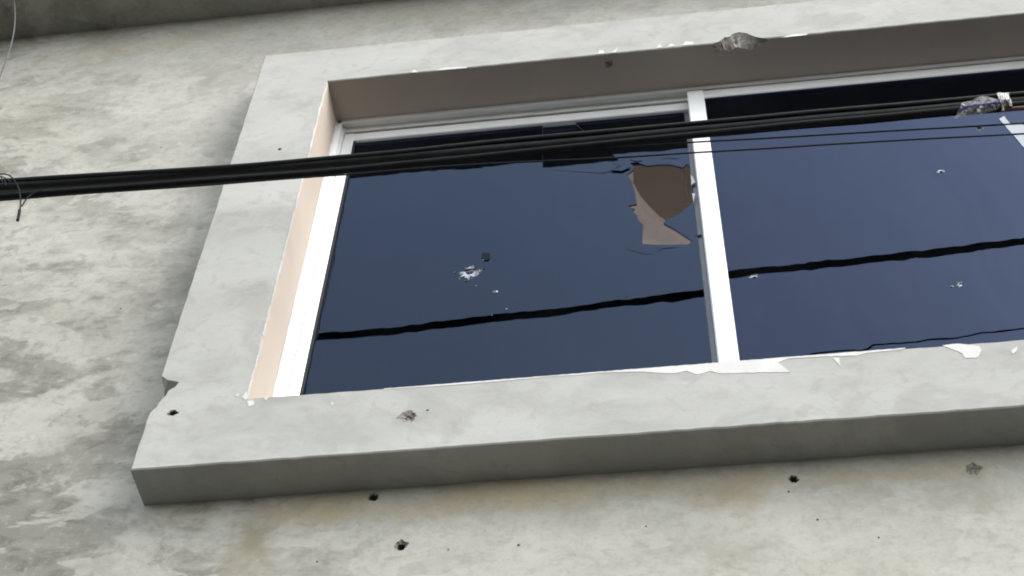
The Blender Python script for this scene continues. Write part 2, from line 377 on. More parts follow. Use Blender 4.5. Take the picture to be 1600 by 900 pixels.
# --- the raised surround: front face, chamfered uneven edges, outer sides, chipped corners
def edge_points(a, b, step=0.022, jit=0.0009, seed=0):
    q = random.Random(seed); a = Vector(a); b = Vector(b); n = max(2, int((b-a).length/step)); t = (b-a).normalized(); nr = Vector((-t.y, t.x))
    ph = q.random()*10
    return [a.lerp(b, i/n) + nr*(jit*(q.random()*2-1) + 0.0012*noise.noise((i*0.13+ph, 0, 0)))*(0 if i == 0 else 1) for i in range(n)]
def loop_of(corners, seed):
    out = []
    for i in range(len(corners)): out += edge_points(corners[i], corners[(i+1) % len(corners)], seed=seed+i)
    return out
outer = loop_of([(SX0, SZ0), (SX1, SZ0), (SX1, SZ1), (SX0, SZ1)], 11)      # counter-clockwise
inner = loop_of([(0, 0), (X1, 0), (X1, H), (0, H)], 31)
def insert_chip(loop, pts, on):
    """replace the stretch of the loop between the first and last chip point by the chip; returns front loop, back loop, chip flags"""
    def param(p): return on(p)
    a, b_ = param(pts[0]), param(pts[-1])
    lo, hi = min(a, b_), max(a, b_)
    return lo, hi
# left edge runs downwards in z from SZ1 to SZ0 in the ccw loop
chipL = [xz(*p, 0.0) for p in ((253, 588), (262, 594), (279, 597), (274, 604), (262, 611), (258, 619), (250, 627), (246, 634), (241, 637), (239, 640), (234, 645))]
chipT = [xz(*p, 0.0) for p in ((1190, 59), (1180, 57), (1172, 54), (1163, 51), (1155, 50), (1147, 52), (1140, 57), (1131, 58), (1126, 63), (1120, 66))]
def rough(chip, seed):
    q = random.Random(seed); out = []
    for a, c in zip(chip[:-1], chip[1:]):
        out.append(a); out.append(((a[0]+c[0])/2+.004*(q.random()-.5), (a[1]+c[1])/2+.004*(q.random()-.5)))
    return out+[chip[-1]]
def chip_into(loop, chip, is_edge, key):
    chip = rough(chip, len(chip))
    lo, hi = min(key(chip[0]), key(chip[-1])), max(key(chip[0]), key(chip[-1]))
    idx = [i for i, p in enumerate(loop) if is_edge(p) and lo <= key(p) <= hi]
    s, e = idx[0], idx[-1]
    front = [tuple(p) for p in loop[:s]]; back = [tuple(p) for p in loop[:s]]; flag = [False]*s
    ax, az = loop[s-1]; bx, bz = loop[(e+1) % len(loop)]
    for k, c in enumerate(chip):
        t = (key(c)-key((ax, az)))/(key((bx, bz))-key((ax, az)))
        front.append(c); back.append((ax+(bx-ax)*t, az+(bz-az)*t)); flag.append(True)
    rest = [tuple(p) for p in loop[e+1:]]
    return front+rest, back+rest, flag+[False]*len(rest)
of, ob, oc = chip_into(outer, chipL, lambda p: abs(p[0]-SX0) < .006 and SZ0+.02 < p[1] < SZ1-.02, lambda p: p[1])
inf, inb, ic = chip_into(inner, chipT, lambda p: abs(p[1]-H) < .006 and .02 < p[0] < X1-.02, lambda p: p[0])
def inset(loop, d, flags):
    n = len(loop); out = []
    for i in range(n):
        a, p, c = Vector(loop[i-1]), Vector(loop[i]), Vector(loop[(i+1) % n])
        t1 = (p-a).normalized(); t2 = (c-p).normalized(); n1 = Vector((-t1.y, t1.x)); n2 = Vector((-t2.y, t2.x))
        m = (n1+n2); m = m/max(0.5, m.dot(n1)) if m.length > 1e-6 else n1
        dd = 0.0008 if flags[i] else d
        out.append((p.x+m.x*dd, p.y+m.y*dd))
    return out
CH = 0.0025
o_in = inset(of, CH, oc); i_in = inset(inf, -CH, ic)
trim_pits = []
for (u, v, r, inn, lip, dep) in ((270, 645, .0092, .84, .003, .05), (437, 233, .0052, .6, .004, .012), (637, 651, .0165, .45, .005, .008), (668, 641, .003, .5, .0015, .002)):
    x, z = xz(u, v, 0.0); trim_pits.append((hole_loop(x, z, r, 19 if r > .008 else 9, .3, 1.1, 0.9, int(u)), inn, lip, dep))
vs, fs = cdt([o_in, i_in]+[t[0] for t in trim_pits])
V = [(p.x, 0.0, p.y) for p in vs]; F = list(fs); 
def skirt(levels, flags=None, flip=False):
    global V, F
    base = []
    for (lp, ys) in levels:
        base.append(len(V)); V += [(p[0], ys[i] if isinstance(ys, list) else ys, p[1]) for i, p in enumerate(lp)]
    n = len(levels[0][0]); q = []
    for a, b_ in zip(base[:-1], base[1:]):
        for i in range(n):
            j = (i+1) % n; f = (a+i, a+j, b_+j, b_+i); F.append(f[::-1] if flip else f)
qn = random.Random(5)
o_back_y = [0.055+0.012*qn.random() if c else 0.03 for c in oc]
def midring(f_, b_, fl, amp, t=.5):
    return [((p[0]*(1-t)+q_[0]*t+amp*(qn.random()-.5), p[1]*(1-t)+q_[1]*t+amp*(qn.random()-.5)) if c else p) for p, q_, c in zip(f_, b_, fl)]
skirt([(o_in, 0.0), (of, [0.001 if c else CH for c in oc]), (midring(of, ob, oc, .012), [0.02+.014*qn.random() if c else 0.01 for c in oc]), (ob, o_back_y), (ob, 0.13)])
skirt([(i_in, 0.0), (inf, [0.001 if c else CH for c in ic])], flip=True)
bm = bmesh.new(); bv = [bm.verts.new(v) for v in V]
for f in F:
    try: bm.faces.new([bv[i] for i in f])
    except ValueError: pass
bmesh.ops.remove_doubles(bm, verts=bm.verts[:], dist=1e-5)
bmesh.ops.recalc_face_normals(bm, faces=bm.faces[:])
surround = from_bm('window_surround', bm, M_TRIM, B)
tag(surround, 'raised pale grey plaster band framing the window, chipped on its left edge')
for k, (lp, inn, lip, dep) in enumerate(trim_pits):
    crater(lp, 0.0, inn, lip, dep, surround, [M_CONC, M_DARKCONC if k == 0 else M_CONC], 500+k, name='bullet_hole' if k < 3 else 'plaster_pit')

# --- cream reveal lining the opening, with the chipped edge and a bullet graze in the soffit
i_back_y = [0.021+0.012*noise.noise((k_*.37, 2.2, 0))+0.003*qn.random() if c else 0.02 for k_, c in enumerate(ic)]
def snap(p):
    x = 0.0 if abs(p[0]) < .01 else X1 if abs(p[0]-X1) < .01 else p[0]
    z = 0.0 if abs(p[1]) < .01 else H if abs(p[1]-H) < .01 else p[1]
    return (x, z)
inb = [snap(p) for p in inb]
n = len(inf); V = []; F = []; mi = []
soff = [i for i, p in enumerate(inf)]
for lp, ys in ((inf, [0.001 if c else CH for c in ic]), (midring(inf, inb, ic, .004, .80), [0.010+.005*qn.random() if c else 0.01 for c in ic]), (inb, i_back_y), (inb, 0.30)):
    V += [(p[0], ys[i] if isinstance(ys, list) else ys, p[1]) for i, p in enumerate(lp)]
for k in range(3):
    for i in range(n):
        j = (i+1) % n; F.append((k*n+j, k*n+i, (k+1)*n+i, (k+1)*n+j)); mi.append(1 if (k < 2 and (ic[i] or ic[j])) and k == 0 else 3 if (k == 1 and (ic[i] or ic[j])) else 2 if (inb[i][1] < .006 and inb[j][1] < .006) else 0)
reveal = mesh('window_reveal', V, F, [M_CREAM, M_CONC, M_TRIM, simple('chalky_broken_paint', (.36, .335, .30), .9, .1, .4, 80, .003, 160)], B, mi=mi)
tag(reveal, 'smooth cream painted soffit and sides of the window opening')
# soffit graze: a small ragged knock standing just off the paint
p = at(951, 98, 0.0); 
def at_z(u, v, Z):
    d = RIGHT*((u-800)/FPX) - UP*((v-450)/FPX) + FWD
    return CAM + d*((Z-CAM.z)/d.z)
p = at_z(951, 99, H)
V = []; F = []; q = random.Random(3); nn = 11
for k, (s, d) in enumerate(((1.0, 0.0), (0.75, -0.0035), (0.35, -0.001))):
    for i in range(nn):
        a = 2*math.pi*i/nn; r = .011*s*(1+.3*(q.random()-.5)); V.append((p.x+r*math.cos(a), p.y+1.1*r*math.sin(a), H+d-0.0006))
for k in range(2):
    for i in range(nn): F.append((k*nn+i, k*nn+(i+1) % nn, (k+1)*nn+(i+1) % nn, (k+1)*nn+i))
F.append(tuple(2*nn+i for i in range(nn)))
mesh('bullet_graze', V, F, M_CONC, reveal)

# --- paint spilt and smeared on the bare trim
def plate(name, px, Y, thick, mat, parent, dens=0.006, jit=0.0010, seed=1):
    q = random.Random(seed); P = [Vector(xz(u, v, Y)) for u, v in px]; P.append(P[0]); lp = []
    for a, c in zip(P[:-1], P[1:]):
        m = max(1, int((c-a).length/dens))
        for i in range(m):
            w_ = a.lerp(c, i/m); lp.append((w_.x+jit*(q.random()-.5), w_.y+jit*(q.random()-.5)))
    vs, fs = cdt([lp]); k = len(vs)
    V = [(p.x, Y-thick, p.y) for p in vs]; s = len(V); V += [(p[0], Y-thick, p[1]) for p in lp]+[(p[0], Y+0.0005, p[1]) for p in lp]
    m = len(lp); F = list(fs)+[(s+i, s+(i+1) % m, s+m+(i+1) % m, s+m+i) for i in range(m)]
    return mesh(name, V, F, mat, parent)
sill_top = [(u, 623.5+(528.8-623.5)*(u-387)/(1600-387)+0.6) for u in (1415, 1300, 1200, 1120, 1040, 960, 880, 800, 700, 600)]
plate('paint_smear', [(600, 608.5), (690, 603), (800, 594.5), (862, 588), (900, 586.5), (940, 582.5), (1000, 581), (1050, 584), (1072, 580), (1090, 586), (1110, 580), (1125, 584), (1200, 582), (1235, 582), (1216, 567), (1232, 560.5), (1282, 557.5), (1340, 556), (1355, 552), (1397, 547.5), (1412, 546)]+sill_top, 0.0, 0.0007, M_WHITEPAINT, surround, seed=4)
for k, px in enumerate(([(1472, 540), (1496, 537), (1530, 541), (1534, 547), (1528, 559), (1508, 560), (1503, 552), (1488, 546)], [(1302, 560), (1311, 559.5), (1313, 572), (1307, 566)], [(1580, 548), (1590, 541), (1588, 549), (1582, 553)],
                        [(386, 627), (396, 626), (398, 632), (389, 636)], [(378, 621), (386, 611), (388, 621), (384, 625)], [(366, 618), (374, 615), (372, 620)], [(412, 623), (419, 620), (416, 626)], [(516, 627), (522, 630), (519, 633)],
                        [(934, 84.5), (937, 78), (943, 79), (945, 83.5)], [(955, 82.5), (966, 74), (962, 82)], [(1026, 75), (1030, 69), (1035, 74)], [(1043, 73.5), (1048, 68), (1056, 72.3)], [(1066, 71), (1072, 65), (1084, 66), (1082, 69.8)], [(642, 113.5), (647, 109), (654, 113)], [(680, 110.5), (696, 106), (730, 105), (728, 106.5)], [(1222, 59), (1238, 54), (1262, 53), (1260, 55)])):
    plate('paint_smear', px, 0.0, 0.0007, M_WHITEPAINT, surround, 0.003, 0.0012, 40+k)
# wavering white line where the reveal paint lapped onto the trim's left edge
L0, L1 = Vector((512, 128)), Vector((387, 623))
q = random.Random(9)
for (t0, t1, wd) in ((0.02, 0.22, 4.2), (0.22, 0.40, 3.0), (0.40, 0.56, 2.4), (0.62, 0.70, 3.0), (0.76, 0.80, 3.4), (0.86, 0.90, 3.0), (0.94, 0.99, 3.6)):
    k = 9; A = [L0.lerp(L1, t0+(t1-t0)*i/k) for i in range(k+1)]
    plate('paint_smear', [(p.x-0.3, p.y) for p in A]+[(p.x-wd*(0.35+0.65*noise.noise((p.y*.06, wd, 0))**2+.35*q.random())*(0.3 if i in (0, k) else 1), p.y) for i, p in reversed(list(enumerate(A)))], 0.0, 0.0007, M_WHITEPAINT, surround, 0.006, 0.0005, int(t0*100))

# --- projecting floor slab above the wall
slab_z = 1.806
bm = bmesh.new()
nx = 70; xs = [-6+14*i/nx for i in range(nx+1)]
prof = [(WY+0.05, slab_z), (-0.084, slab_z), (-0.090, slab_z+.006), (-0.090, slab_z+0.16), (WY+0.05, slab_z+0.16)]
rows = [[bm.verts.new((x, y+0.002*noise.noise((x*2, k, 0)), z+0.004*noise.noise((x*1.5, k+4, 0)))) for k, (y, z) in enumerate(prof)] for x in xs]
for a, c in zip(rows[:-1], rows[1:]):
    for k in range(len(prof)): bm.faces.new((a[k], a[(k+1) % 5], c[(k+1) % 5], c[k]))
bm.faces.new(rows[0]); bm.faces.new(rows[-1]); bmesh.ops.recalc_face_normals(bm, faces=bm.faces[:])
from_bm('floor_slab', bm, M_WALL, B)

# --- room behind the window: short ceiling and unseen rear opening added for daylight
RX0, RX1, RY0, RY1, RZ0, RZ1 = -0.9, 2.8, 0.30, 3.4, -0.95, 1.62
box('room_ceiling', RX0-.1, RX1+.1, RY0, 1.12, RZ1, RZ1+.15, M_CEIL, B)
box('room_floor', RX0-.1, RX1+.1, RY0, RY1+.1, RZ0-.15, RZ0, M_CEIL, B)
box('room_side_wall', RX0-.1, RX0, RY0, RY1, RZ0, RZ1, M_CEIL, B)
box('room_side_wall', RX1, RX1+.1, RY0, RY1, RZ0, RZ1, M_CEIL, B)
# inner skin of the front wall
vs, fs = cdt([[(RX0-.1, RZ0-.15), (RX1+.1, RZ0-.15), (RX1+.1, RZ1+.15), (RX0-.1, RZ1+.15)], [(-.001, -.001), (X1+.001, -.001), (X1+.001, H+.001), (-.001, H+.001)]])
mesh('room_front_wall', [(p.x, RY0-.001, p.y) for p in vs], [f[::-1] for f in fs], M_CEIL, B)
vs, fs = cdt([[(RX0-.1, RZ0-.15), (RX1+.1, RZ0-.15), (RX1+.1, RZ1+.15), (RX0-.1, RZ1+.15)], [(-.4, -.5), (2.4, -.5), (2.4, 1.45), (-.4, 1.45)]])
mesh('room_back_wall', [(p.x, RY1, p.y) for p in vs], fs, M_CEIL, B)

# --- the sliding window
W = empty('window', -B.location); W.parent = B
tag(W, 'white aluminium sliding window with dark tinted panes shot through and broken')
FY = 0.118
# outer frame: jambs and a double track head
profile_bar('frame_head', [(FY, H-.001), (FY, H-.013), (FY+.004, H-.013), (FY+.004, H-.004), (FY+.022, H-.004), (FY+.022, H-.026), (FY+.026, H-.026), (FY+.026, H-.004), (FY+.062, H-.004), (FY+.062, H-.03), (FY+.066, H-.03), (FY+.066, H-.001)], 'x', 0.0, X1, M_ALU, W)
profile_bar('frame_jamb', [(0.0005, FY), (0.013, FY), (0.015, FY+.002), (0.015, FY+.018), (0.019, FY+.018), (0.019, FY+.066), (0.0005, FY+.066)], 'z', 0.0, H-.0015, M_ALU, W)
profile_bar('frame_jamb', [(X1-.0005, FY), (X1-.013, FY), (X1-.015, FY+.018), (X1-.015, FY+.066), (X1-.0005, FY+.066)], 'z', 0.0, H-.0015, M_ALU, W)
profile_bar('frame_sill', [(FY, .001), (FY, .03), (FY+.004, .03), (FY+.004, .010), (FY+.03, .010), (FY+.03, .035), (FY+.034, .035), (FY+.034, .010), (FY+.066, .010), (FY+.066, .001)], 'x', 0.0195, X1-.0155, M_ALU, W)
# sealant bead between reveal and frame
zs = [0.004+i*(H-.006)/60 for i in range(61)]
tube('sealant_bead', [(0.0015+.0008*noise.noise((z*9, 1, 0)), FY-.0015, z) for z in zs], [0.0028*(1+.6*noise.noise((z*14, 3, 0))) for z in zs], M_WHITEPAINT, W, 6)
# left (inner) sash
LS = 0.0465
def sash_bar_z(name, x0, x1, y0, y1, z0, z1, par):
    c = 0.0025
    return profile_bar(name, [(x0, y0+c), (x0+c, y0), (x1-c, y0), (x1, y0+c), (x1, y1), (x0, y1)], 'z', z0, z1, M_ALU, par)
def sash_bar_x(name, x0, x1, y0, y1, z0, z1, par):
    c = 0.0025
    return profile_bar(name, [(y0+c, z0), (y0, z0+c), (y0, z1-c), (y0+c, z1), (y1, z1), (y1, z0)], 'x', x0, x1, M_ALU, par)
sash_bar_z('sash_stile', 0.0195, LS, .140, .165, .012, H-.034, W)
sash_bar_x('sash_rail', LS, .905, .1402, .1648, 1.134, H-.0345, W)
sash_bar_x('sash_rail', LS, .905, .1402, .1648, .0125, .055, W)
# right (outer) sash: its stile is the white mullion
mull = sash_bar_z('mullion', .9013, .943, FY-.004, FY+.019, .012, H-.0275, W)
tag(mull, 'broad white meeting stile between the two panes')
sash_bar_x('sash_rail', .943, 1.80, FY+.0042, FY+.0185, 1.151, H-.0145, W)
sash_bar_x('sash_rail', .943, 1.80, FY+.0042, FY+.0185, .0125, .055, W)
sash_bar_z('sash_stile', 1.80, 1.842, FY+.004, FY+.0188, .012, H-.0145, W)
# inner stile of the left sash, showing as a narrow strip beside the mullion
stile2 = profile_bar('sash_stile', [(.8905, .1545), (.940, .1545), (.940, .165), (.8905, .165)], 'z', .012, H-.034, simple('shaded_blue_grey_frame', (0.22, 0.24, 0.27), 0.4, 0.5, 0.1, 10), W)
# gaskets
box('gasket', LS, LS+.0055, .1435, .149, .055, 1.134, M_RUBBER, W)

# --- glass
def slab_glass(name, loops, Y, th, mat, parent):
    vs, fs = cdt(loops); k = len(vs)
    V = [(p.x, Y, p.y) for p in vs]+[(p.x, Y+th, p.y) for p in vs]; F = list(fs)+[tuple(i+k for i in f)[::-1] for f in fs]
    # edge faces: edges used by one triangle only
    cnt = {}
    for f in fs:
        for a, c in ((f[0], f[1]), (f[1], f[2]), (f[2], f[0])): cnt.setdefault((min(a, c), max(a, c)), []).append((a, c))
    for e, l in cnt.items():
        if len(l) == 1: a, c = l[0]; F.append((c, a, a+k, c+k))
    return mesh(name, V, F, mat, parent)
def gz(*px): return [xz(u, v, GL) for u, v in px]
HOLE = gz((980, 273), (990, 265), (988, 257), (1000, 256), (1012, 259), (1030, 257), (1047, 257), (1060, 260), (1067, 262), (1073, 256), (1077, 259), (1079, 272), (1081, 288), (1083, 300), (1083, 315), (1074, 323), (1063, 333), (1040, 344), (1037, 349), (1052, 357), (1072, 370), (1082, 377), (1074, 382), (1040, 382.5), (1003, 381), (1004, 362), (1005, 351), (999, 346), (995, 337), (988, 329), (992, 326), (983, 323), (983, 321), (995, 319), (993, 306), (988, 285))
# slightly ragged
q = random.Random(21); HR = []
for a, c in zip(HOLE, HOLE[1:]+HOLE[:1]):
    a, c = Vector(a), Vector(c); m = max(1, int((c-a).length/.012))
    for i in range(m):
        p_ = a.lerp(c, i/m); HR.append((p_.x+(.0016*(q.random()-.5) if i else 0), p_.y+(.0016*(q.random()-.5) if i else 0)))
TOPL = 1.136
def col_at(u, z):  # x on the left glass at the pixel column u near the top rail
    return xz(u, 200, GL)[0]
# tilted shard left of the hole, above a long crack
SH = gz((848, 264.5), (900, 268), (940, 270.5), (952, 268), (968, 259), (956, 256), (966, 250))
SHARD = SH + [(xz(966, 250, GL)[0]-.105, TOPL), (xz(846, 250, GL)[0], TOPL)]
def grow(loop, d):
    cx = sum(p[0] for p in loop)/len(loop); cz = sum(p[1] for p in loop)/len(loop)
    return [(p[0]+d*(1 if p[0] > cx else -1)*.6, p[1]+(d if p[1] > cz else -d)) for p in loop]
# cuts: hairline cracks as thin slots
def slot(px, wpx):
    P = [Vector(p) for p in px]; up = []; dn = []
    for i, p in enumerate(P):
        t = (P[min(i+1, len(P)-1)]-P[max(i-1, 0)]).normalized(); nr = Vector((-t.y, t.x)); ww = wpx*(0.15 if i in (0, len(P)-1) else 0.5)
        up.append(p+nr*ww); dn.append(p-nr*ww)
    return gz(*[tuple(p) for p in up+dn[::-1]])
cracks = [slot([(1026, 394), (1034, 389), (1048, 387.5), (1064, 386)], 1.3), slot([(975, 388), (985, 391), (1010, 398), (1022, 396)], 0.7), slot([(972, 472), (976, 468), (980, 461)], 1.2), slot([(1086, 369), (1091, 368), (1096, 366)], 1.8), slot([(1030, 250), (1040, 247), (1056, 248.5), (1064, 247)], 1.0)]
pane_holes = [hole_loop(*xz(735, 422, GL), .0092, 12, .4, 1.35, .55, 1)]
PANE = [(LS-.004, .05), (.8900, .05), (.8900, TOPL), (xz(966, 250, GL)[0]+.0005, TOPL)] + [SH[-1], (SH[-2][0]+.001, SH[-2][1]), (SH[-3][0]+.001, SH[-3][1]-.001)] + gz((992, 262)) 
# main pane outline goes round the shard's bay, leaving a dark gap along the cracks
bay = [(xz(966, 250, GL)[0]-.1042, TOPL)] + gz((966.6, 250), (957, 256), (969.5, 259), (952.6, 269), (940, 271.2), (900, 268.6), (847.6, 264.9)) + [(xz(846, 250, GL)[0]-.0003, TOPL)]
PANE = [(LS-.004, .05), (.8900, .05), (.8900, TOPL)] + bay + [(LS-.004, TOPL)]
paneL = slab_glass('glass_pane', [PANE, HR]+cracks+pane_holes, GL, .004, M_GLASS_L, W)
tag(paneL, 'dark blue-grey tinted pane with a jagged broken hole beside the mullion')
shard = slab_glass('glass_shard', [SHARD], GL, .004, M_GLASS_L, W)
# the shard leans out of the pane plane about its lower edge
c0 = Vector((SHARD[0][0], GL-.0005, SH[1][1])); rm = Matrix.Translation(c0) @ Matrix.Rotation(math.radians(-1.5), 4, 'X') @ Matrix.Translation(-c0)
shard.data.transform(rm)
tag(shard, 'cracked dark sliver leaning out of the broken pane')
# ragged slivers of the crack's far end
for k, px in enumerate(([(955, 268), (972, 262), (985, 263), (972, 269)], [(985, 252.5), (996, 251), (1004, 254.5), (992, 255)])):
    s_ = slab_glass('glass_shard', [gz(*px)], GL-.004-.003*k, .003, M_GLASS_L, W)
    s_.data.transform(Matrix.Translation((0, 0, 0)))
paneR = slab_glass('glass_pane', [[(.941, .05), (1.802, .05), (1.802, 1.154), (.941, 1.154)]] + [hole_loop(*xz(u, v, GR), r, 9, .2, 1, .9, int(u)) for u, v, r in ((1470.5, 269, .0042), (1530, 200.5, .0062), (1178.5, 434, .0040), (1502, 444.5, .0045))], GR, .004, M_GLASS_R, W)
tag(paneR, 'whole dark violet-grey tinted pane with small round bullet holes')
# crushed glass round the holes
def crush(cx, cz, Y, r0, r1, a0, a1, seed, parent=W, sq=1.0, chips=14):
    """white crushed rim of a shot hole: a ragged bevel and loose facets standing on the glass"""
    q = random.Random(seed); V = []; F = []; nn = 26
    for i in range(nn+1):
        a = math.radians(a0+(a1-a0)*i/nn); e = 1 if 0 < i < nn else .2
        ri = r0*(1+.22*(q.random()-.5)); ro = ri+(r1-r0)*e*(.45+.8*q.random())
        for r, y in ((ri, -.0002), (ri*.6+ro*.4, -.0004-.0006*q.random()), (ro, -.0003)):
            V.append((cx+r*math.cos(a), Y+y, cz+sq*r*math.sin(a)))
    for i in range(nn):
        for k in range(2): F.append((i*3+k, i*3+k+1, i*3+3+k+1, i*3+3+k))
    for _ in range(chips):
        a = math.radians(a0+(a1-a0)*q.random()); r = r1*(.75+.75*q.random()**2); x = cx+r*math.cos(a); z = cz+sq*r*math.sin(a); s = len(V); t = r1*(.08+.16*q.random())
        for k in range(3): w_ = q.random()*6.28; V.append((x+t*math.cos(w_), Y-.0006, z+t*math.sin(w_)))
        V.append((x, Y-.0006-t*.6, z)); F += [(s, s+1, s+3), (s+1, s+2, s+3), (s+2, s, s+3)]
    return mesh('crushed_glass_rim', V, F, M_CRUSH, parent)
x, z = xz(734, 424, GL); crush(x, z-.003, GL, .0095, .022, 165, 375, 5, sq=.95, chips=34); crush(x, z+.002, GL, .0085, .015, 40, 140, 6, sq=1.0, chips=10)
x, z = xz(1470.5, 269, GR); crush(x, z, GR, .0042, .0095, -20, 215, 7)
x, z = xz(1530, 200.5, GR); crush(x, z, GR, .0066, .0082, 180, 370, 8)
x, z = xz(1178.5, 434, GR); crush(x, z, GR, .0042, .0098, 0, 185, 9)
x, z = xz(1502, 444.5, GR); crush(x, z, GR, .0045, .009, 60, 250, 10)
def splinter(u, v, r, Y, seed, mat=M_CRUSH):
    q = random.Random(seed); x, z = xz(u, v, Y); nn = 7
    V = [(x+r*(.6+.7*q.random())*math.cos(2*math.pi*i/nn), Y-.0006, z+.6*r*(.6+.7*q.random())*math.sin(2*math.pi*i/nn)) for i in range(nn)]+[(x, Y-.0028, z)]
    return mesh('glass_splinter', V, [(i, (i+1) % nn, nn) for i in range(nn)], mat, W)
for k, (u, v, r) in enumerate(((775, 456, .006), (791, 483, .003), (744, 447, .003), (768, 493, .002), (755, 407, .0028), (1487, 448, .004))): splinter(u, v, r, GL if u < 1100 else GR, 60+k)
plate('dark_hole_patch', [(753, 398), (757, 395.5), (765, 396.5), (766, 403), (763, 407), (757, 407.5), (752.5, 404)], GL-.0004, .002, simple('hole_black', (.01, .012, .016), .9, .1, .2, 50), W, .004, .001, 8)  # black plate in place of a small hole, its dark inside painted flat
# white splinters caught beside the mullion, at the hole's right rim
for px in ([(1079.5, 274), (1087, 285), (1080.5, 290)], [(1081.5, 303), (1086, 303.5), (1084, 318)]):
    plate('glass_splinter', px, GL-.002, .002, simple('frosted_glass_edge', (.7, .72, .74), .5, .4, .1, 50), W, .01, .0004)

# ------------------------------------------------------------------ curtain inside
cu = empty('curtain', (0.5, 0.42, 0.0)); tag(cu, 'beige cloth curtain drawn aside behind the broken pane', 'curtain')
V = []; F = []; NU, NV = 110, 40
for j in range(NV+1):
    t = j/NV; z = 1.60-2.3*t
    # right edge sweeps outwards on the way down and rolls back into the room
    xr = 0.692 + 0.25*min(1, max(0, (1.34-z)/0.46))**1.9 + .012*noise.noise((z*9, .5, 2))
    for i in range(NU+1):
        s = i/NU
        if s <= .80: x = -0.05 + (xr+0.05)*s/.80; y = 0.0
        else:
            a = (s-.80)/.20*math.pi*.62; x = xr + .055*math.sin(a); y = .10*(1-math.cos(a))
        y += 0.40 + 0.026*math.sin((s-.8)*46+1.5*noise.noise((s*3, z*1.3, 0)))*(.6+.4*noise.noise((s*4, z, 3)))*(1 if s < .8 else .4)
        V.append((x-.5, y-.42, z))
for j in range(NV):
    for i in range(NU): F.append((j*(NU+1)+i, j*(NU+1)+i+1, (j+1)*(NU+1)+i+1, (j+1)*(NU+1)+i))
mesh('cloth', V, F, M_CURTAIN, cu, smooth=True)
tube('pull_cord', [p_-cu.location for p_ in smooth_path([at(u, v, .31) for u, v in ((1058, 215), (1064, 250), (1069, 280), (1075, 312), (1078, 340), (1084, 420))], 8)], .0026, M_CURTAIN, cu, 6)
tube('curtain_rod', [(-.75, -.02, 1.585), (1.6, -.02, 1.585)], .011, M_ALU, cu, 10)

# ------------------------------------------------------------------ cables strung across the facade
GRP = 'black cables strung in a bundle across the window'
def cable(name, px, yf, rad, mat, label, group=None, seed=0, ext=2.2, cat='cable', wob=.0016):
    P = [at(u, v, yf(u)) for u, v in px]
    d0 = (P[0]-P[1]).normalized(); d1 = (P[-1]-P[-2]).normalized()
    S = smooth_path(P, 6)
    path = resample(([P[0]+d0*ext] if ext else []) + S + [P[-1]+d1*2.2], .03)
    path = [p + Vector((0, wob*noise.noise((p.x*4+seed*7, 1, seed)), wob*noise.noise((p.x*5+seed*3, 8, seed)))) for p in path]
    o = tube(name, path, rad, mat, None, 12)
    return tag(o, label, cat, group)
cable('cable', [(-60, 287.5), (0, 283), (360, 260.5), (548, 244.5), (820, 217.5), (1100, 191.5), (1420, 162.5), (1660, 141)], lambda u: -.27, .0052, M_CABLE2, 'thin black cable running along the top of the thick bundle', GRP, 1)
cable('cable', [(-60, 296), (0, 292), (360, 267), (540, 253.5), (820, 229), (1100, 203), (1420, 174.5), (1660, 153)], lambda u: -.26, .0095, M_CABLE2, 'thick weathered black cable in the middle of the bundle', GRP, 2)
def y_refl(u): return -.0775+.020*(u-800)/800
cable('cable', [(-60, 308), (0, 304), (360, 277.5), (540, 263.5), (820, 237.5), (1100, 209.5), (1420, 181.5), (1660, 160)], y_refl, .0088, M_CABLE, 'thick smooth black cable low in the bundle, mirrored as a dark line in both panes', GRP, 3, wob=.003)
cable('cable', [(-60, 311), (0, 307), (360, 280), (540, 265.5), (820, 238), (1100, 209), (1420, 179), (1660, 157)], lambda u: -.275, .0068, M_CABLE, 'black cable hanging lowest in the bundle beside the tie wire', GRP, 4)
cable('wire', [(600, 268), (760, 256), (940, 247.5), (1085, 238.5), (1200, 232), (1325, 224), (1577, 210), (1660, 205)], lambda u: -.163+.030*(u-1085)/492, .0019, M_WIRE, 'lower of two thin dark wires stretched just under the cable bundle', None, 5, cat='wire')
cable('wire', [(600, 253), (760, 243), (940, 231), (1085, 222), (1200, 216), (1440, 202), (1580, 194), (1660, 189)], lambda u: -.25, .0017, M_WIRE, 'upper of two thin dark wires stretched just under the cable bundle', None, 6, cat='wire')
cable('wire', [(1566, 172), (1580, 170.5), (1660, 163)], lambda u: -.285, .0042, M_BROWNWIRE, 'brown wire leading away from the taped joint on the cables', None, 7, ext=0, cat='wire')
# tie wire
tw = empty('tie_wire', at(20, 300, -.29)); tag(tw, 'loose curl of thin tie wire hooked over the cable bundle', 'tie wire')
off = Vector(tw.location)
def tie(px, r, y=-.292):
    return tube('wire_strand', [p-off for p in smooth_path([at(u, v, y if not isinstance(y, list) else y[i]) for i, (u, v) in enumerate(px)], 8)], r, M_WIRE, tw, 8)
tie([(-30, 290), (-18, 280), (-5, 273.5), (6, 272), (16, 275), (24, 284), (29, 294), (31.5, 306), (32, 318), (31, 330), (28, 344)], .0015)
tie([(34, 322), (38, 316), (43, 309), (52, 302), (66, 297)], .0014)
tie([(30.5, 328), (29.5, 336), (27.5, 344.5)], .0030)
tie([(-10, 278), (2, 276), (9, 279), (18, 285)], .0013)
tie([(2, 276), (3, 282), (4, 288)], .0012); tie([(7, 278), (8, 285), (9, 290)], .0012)
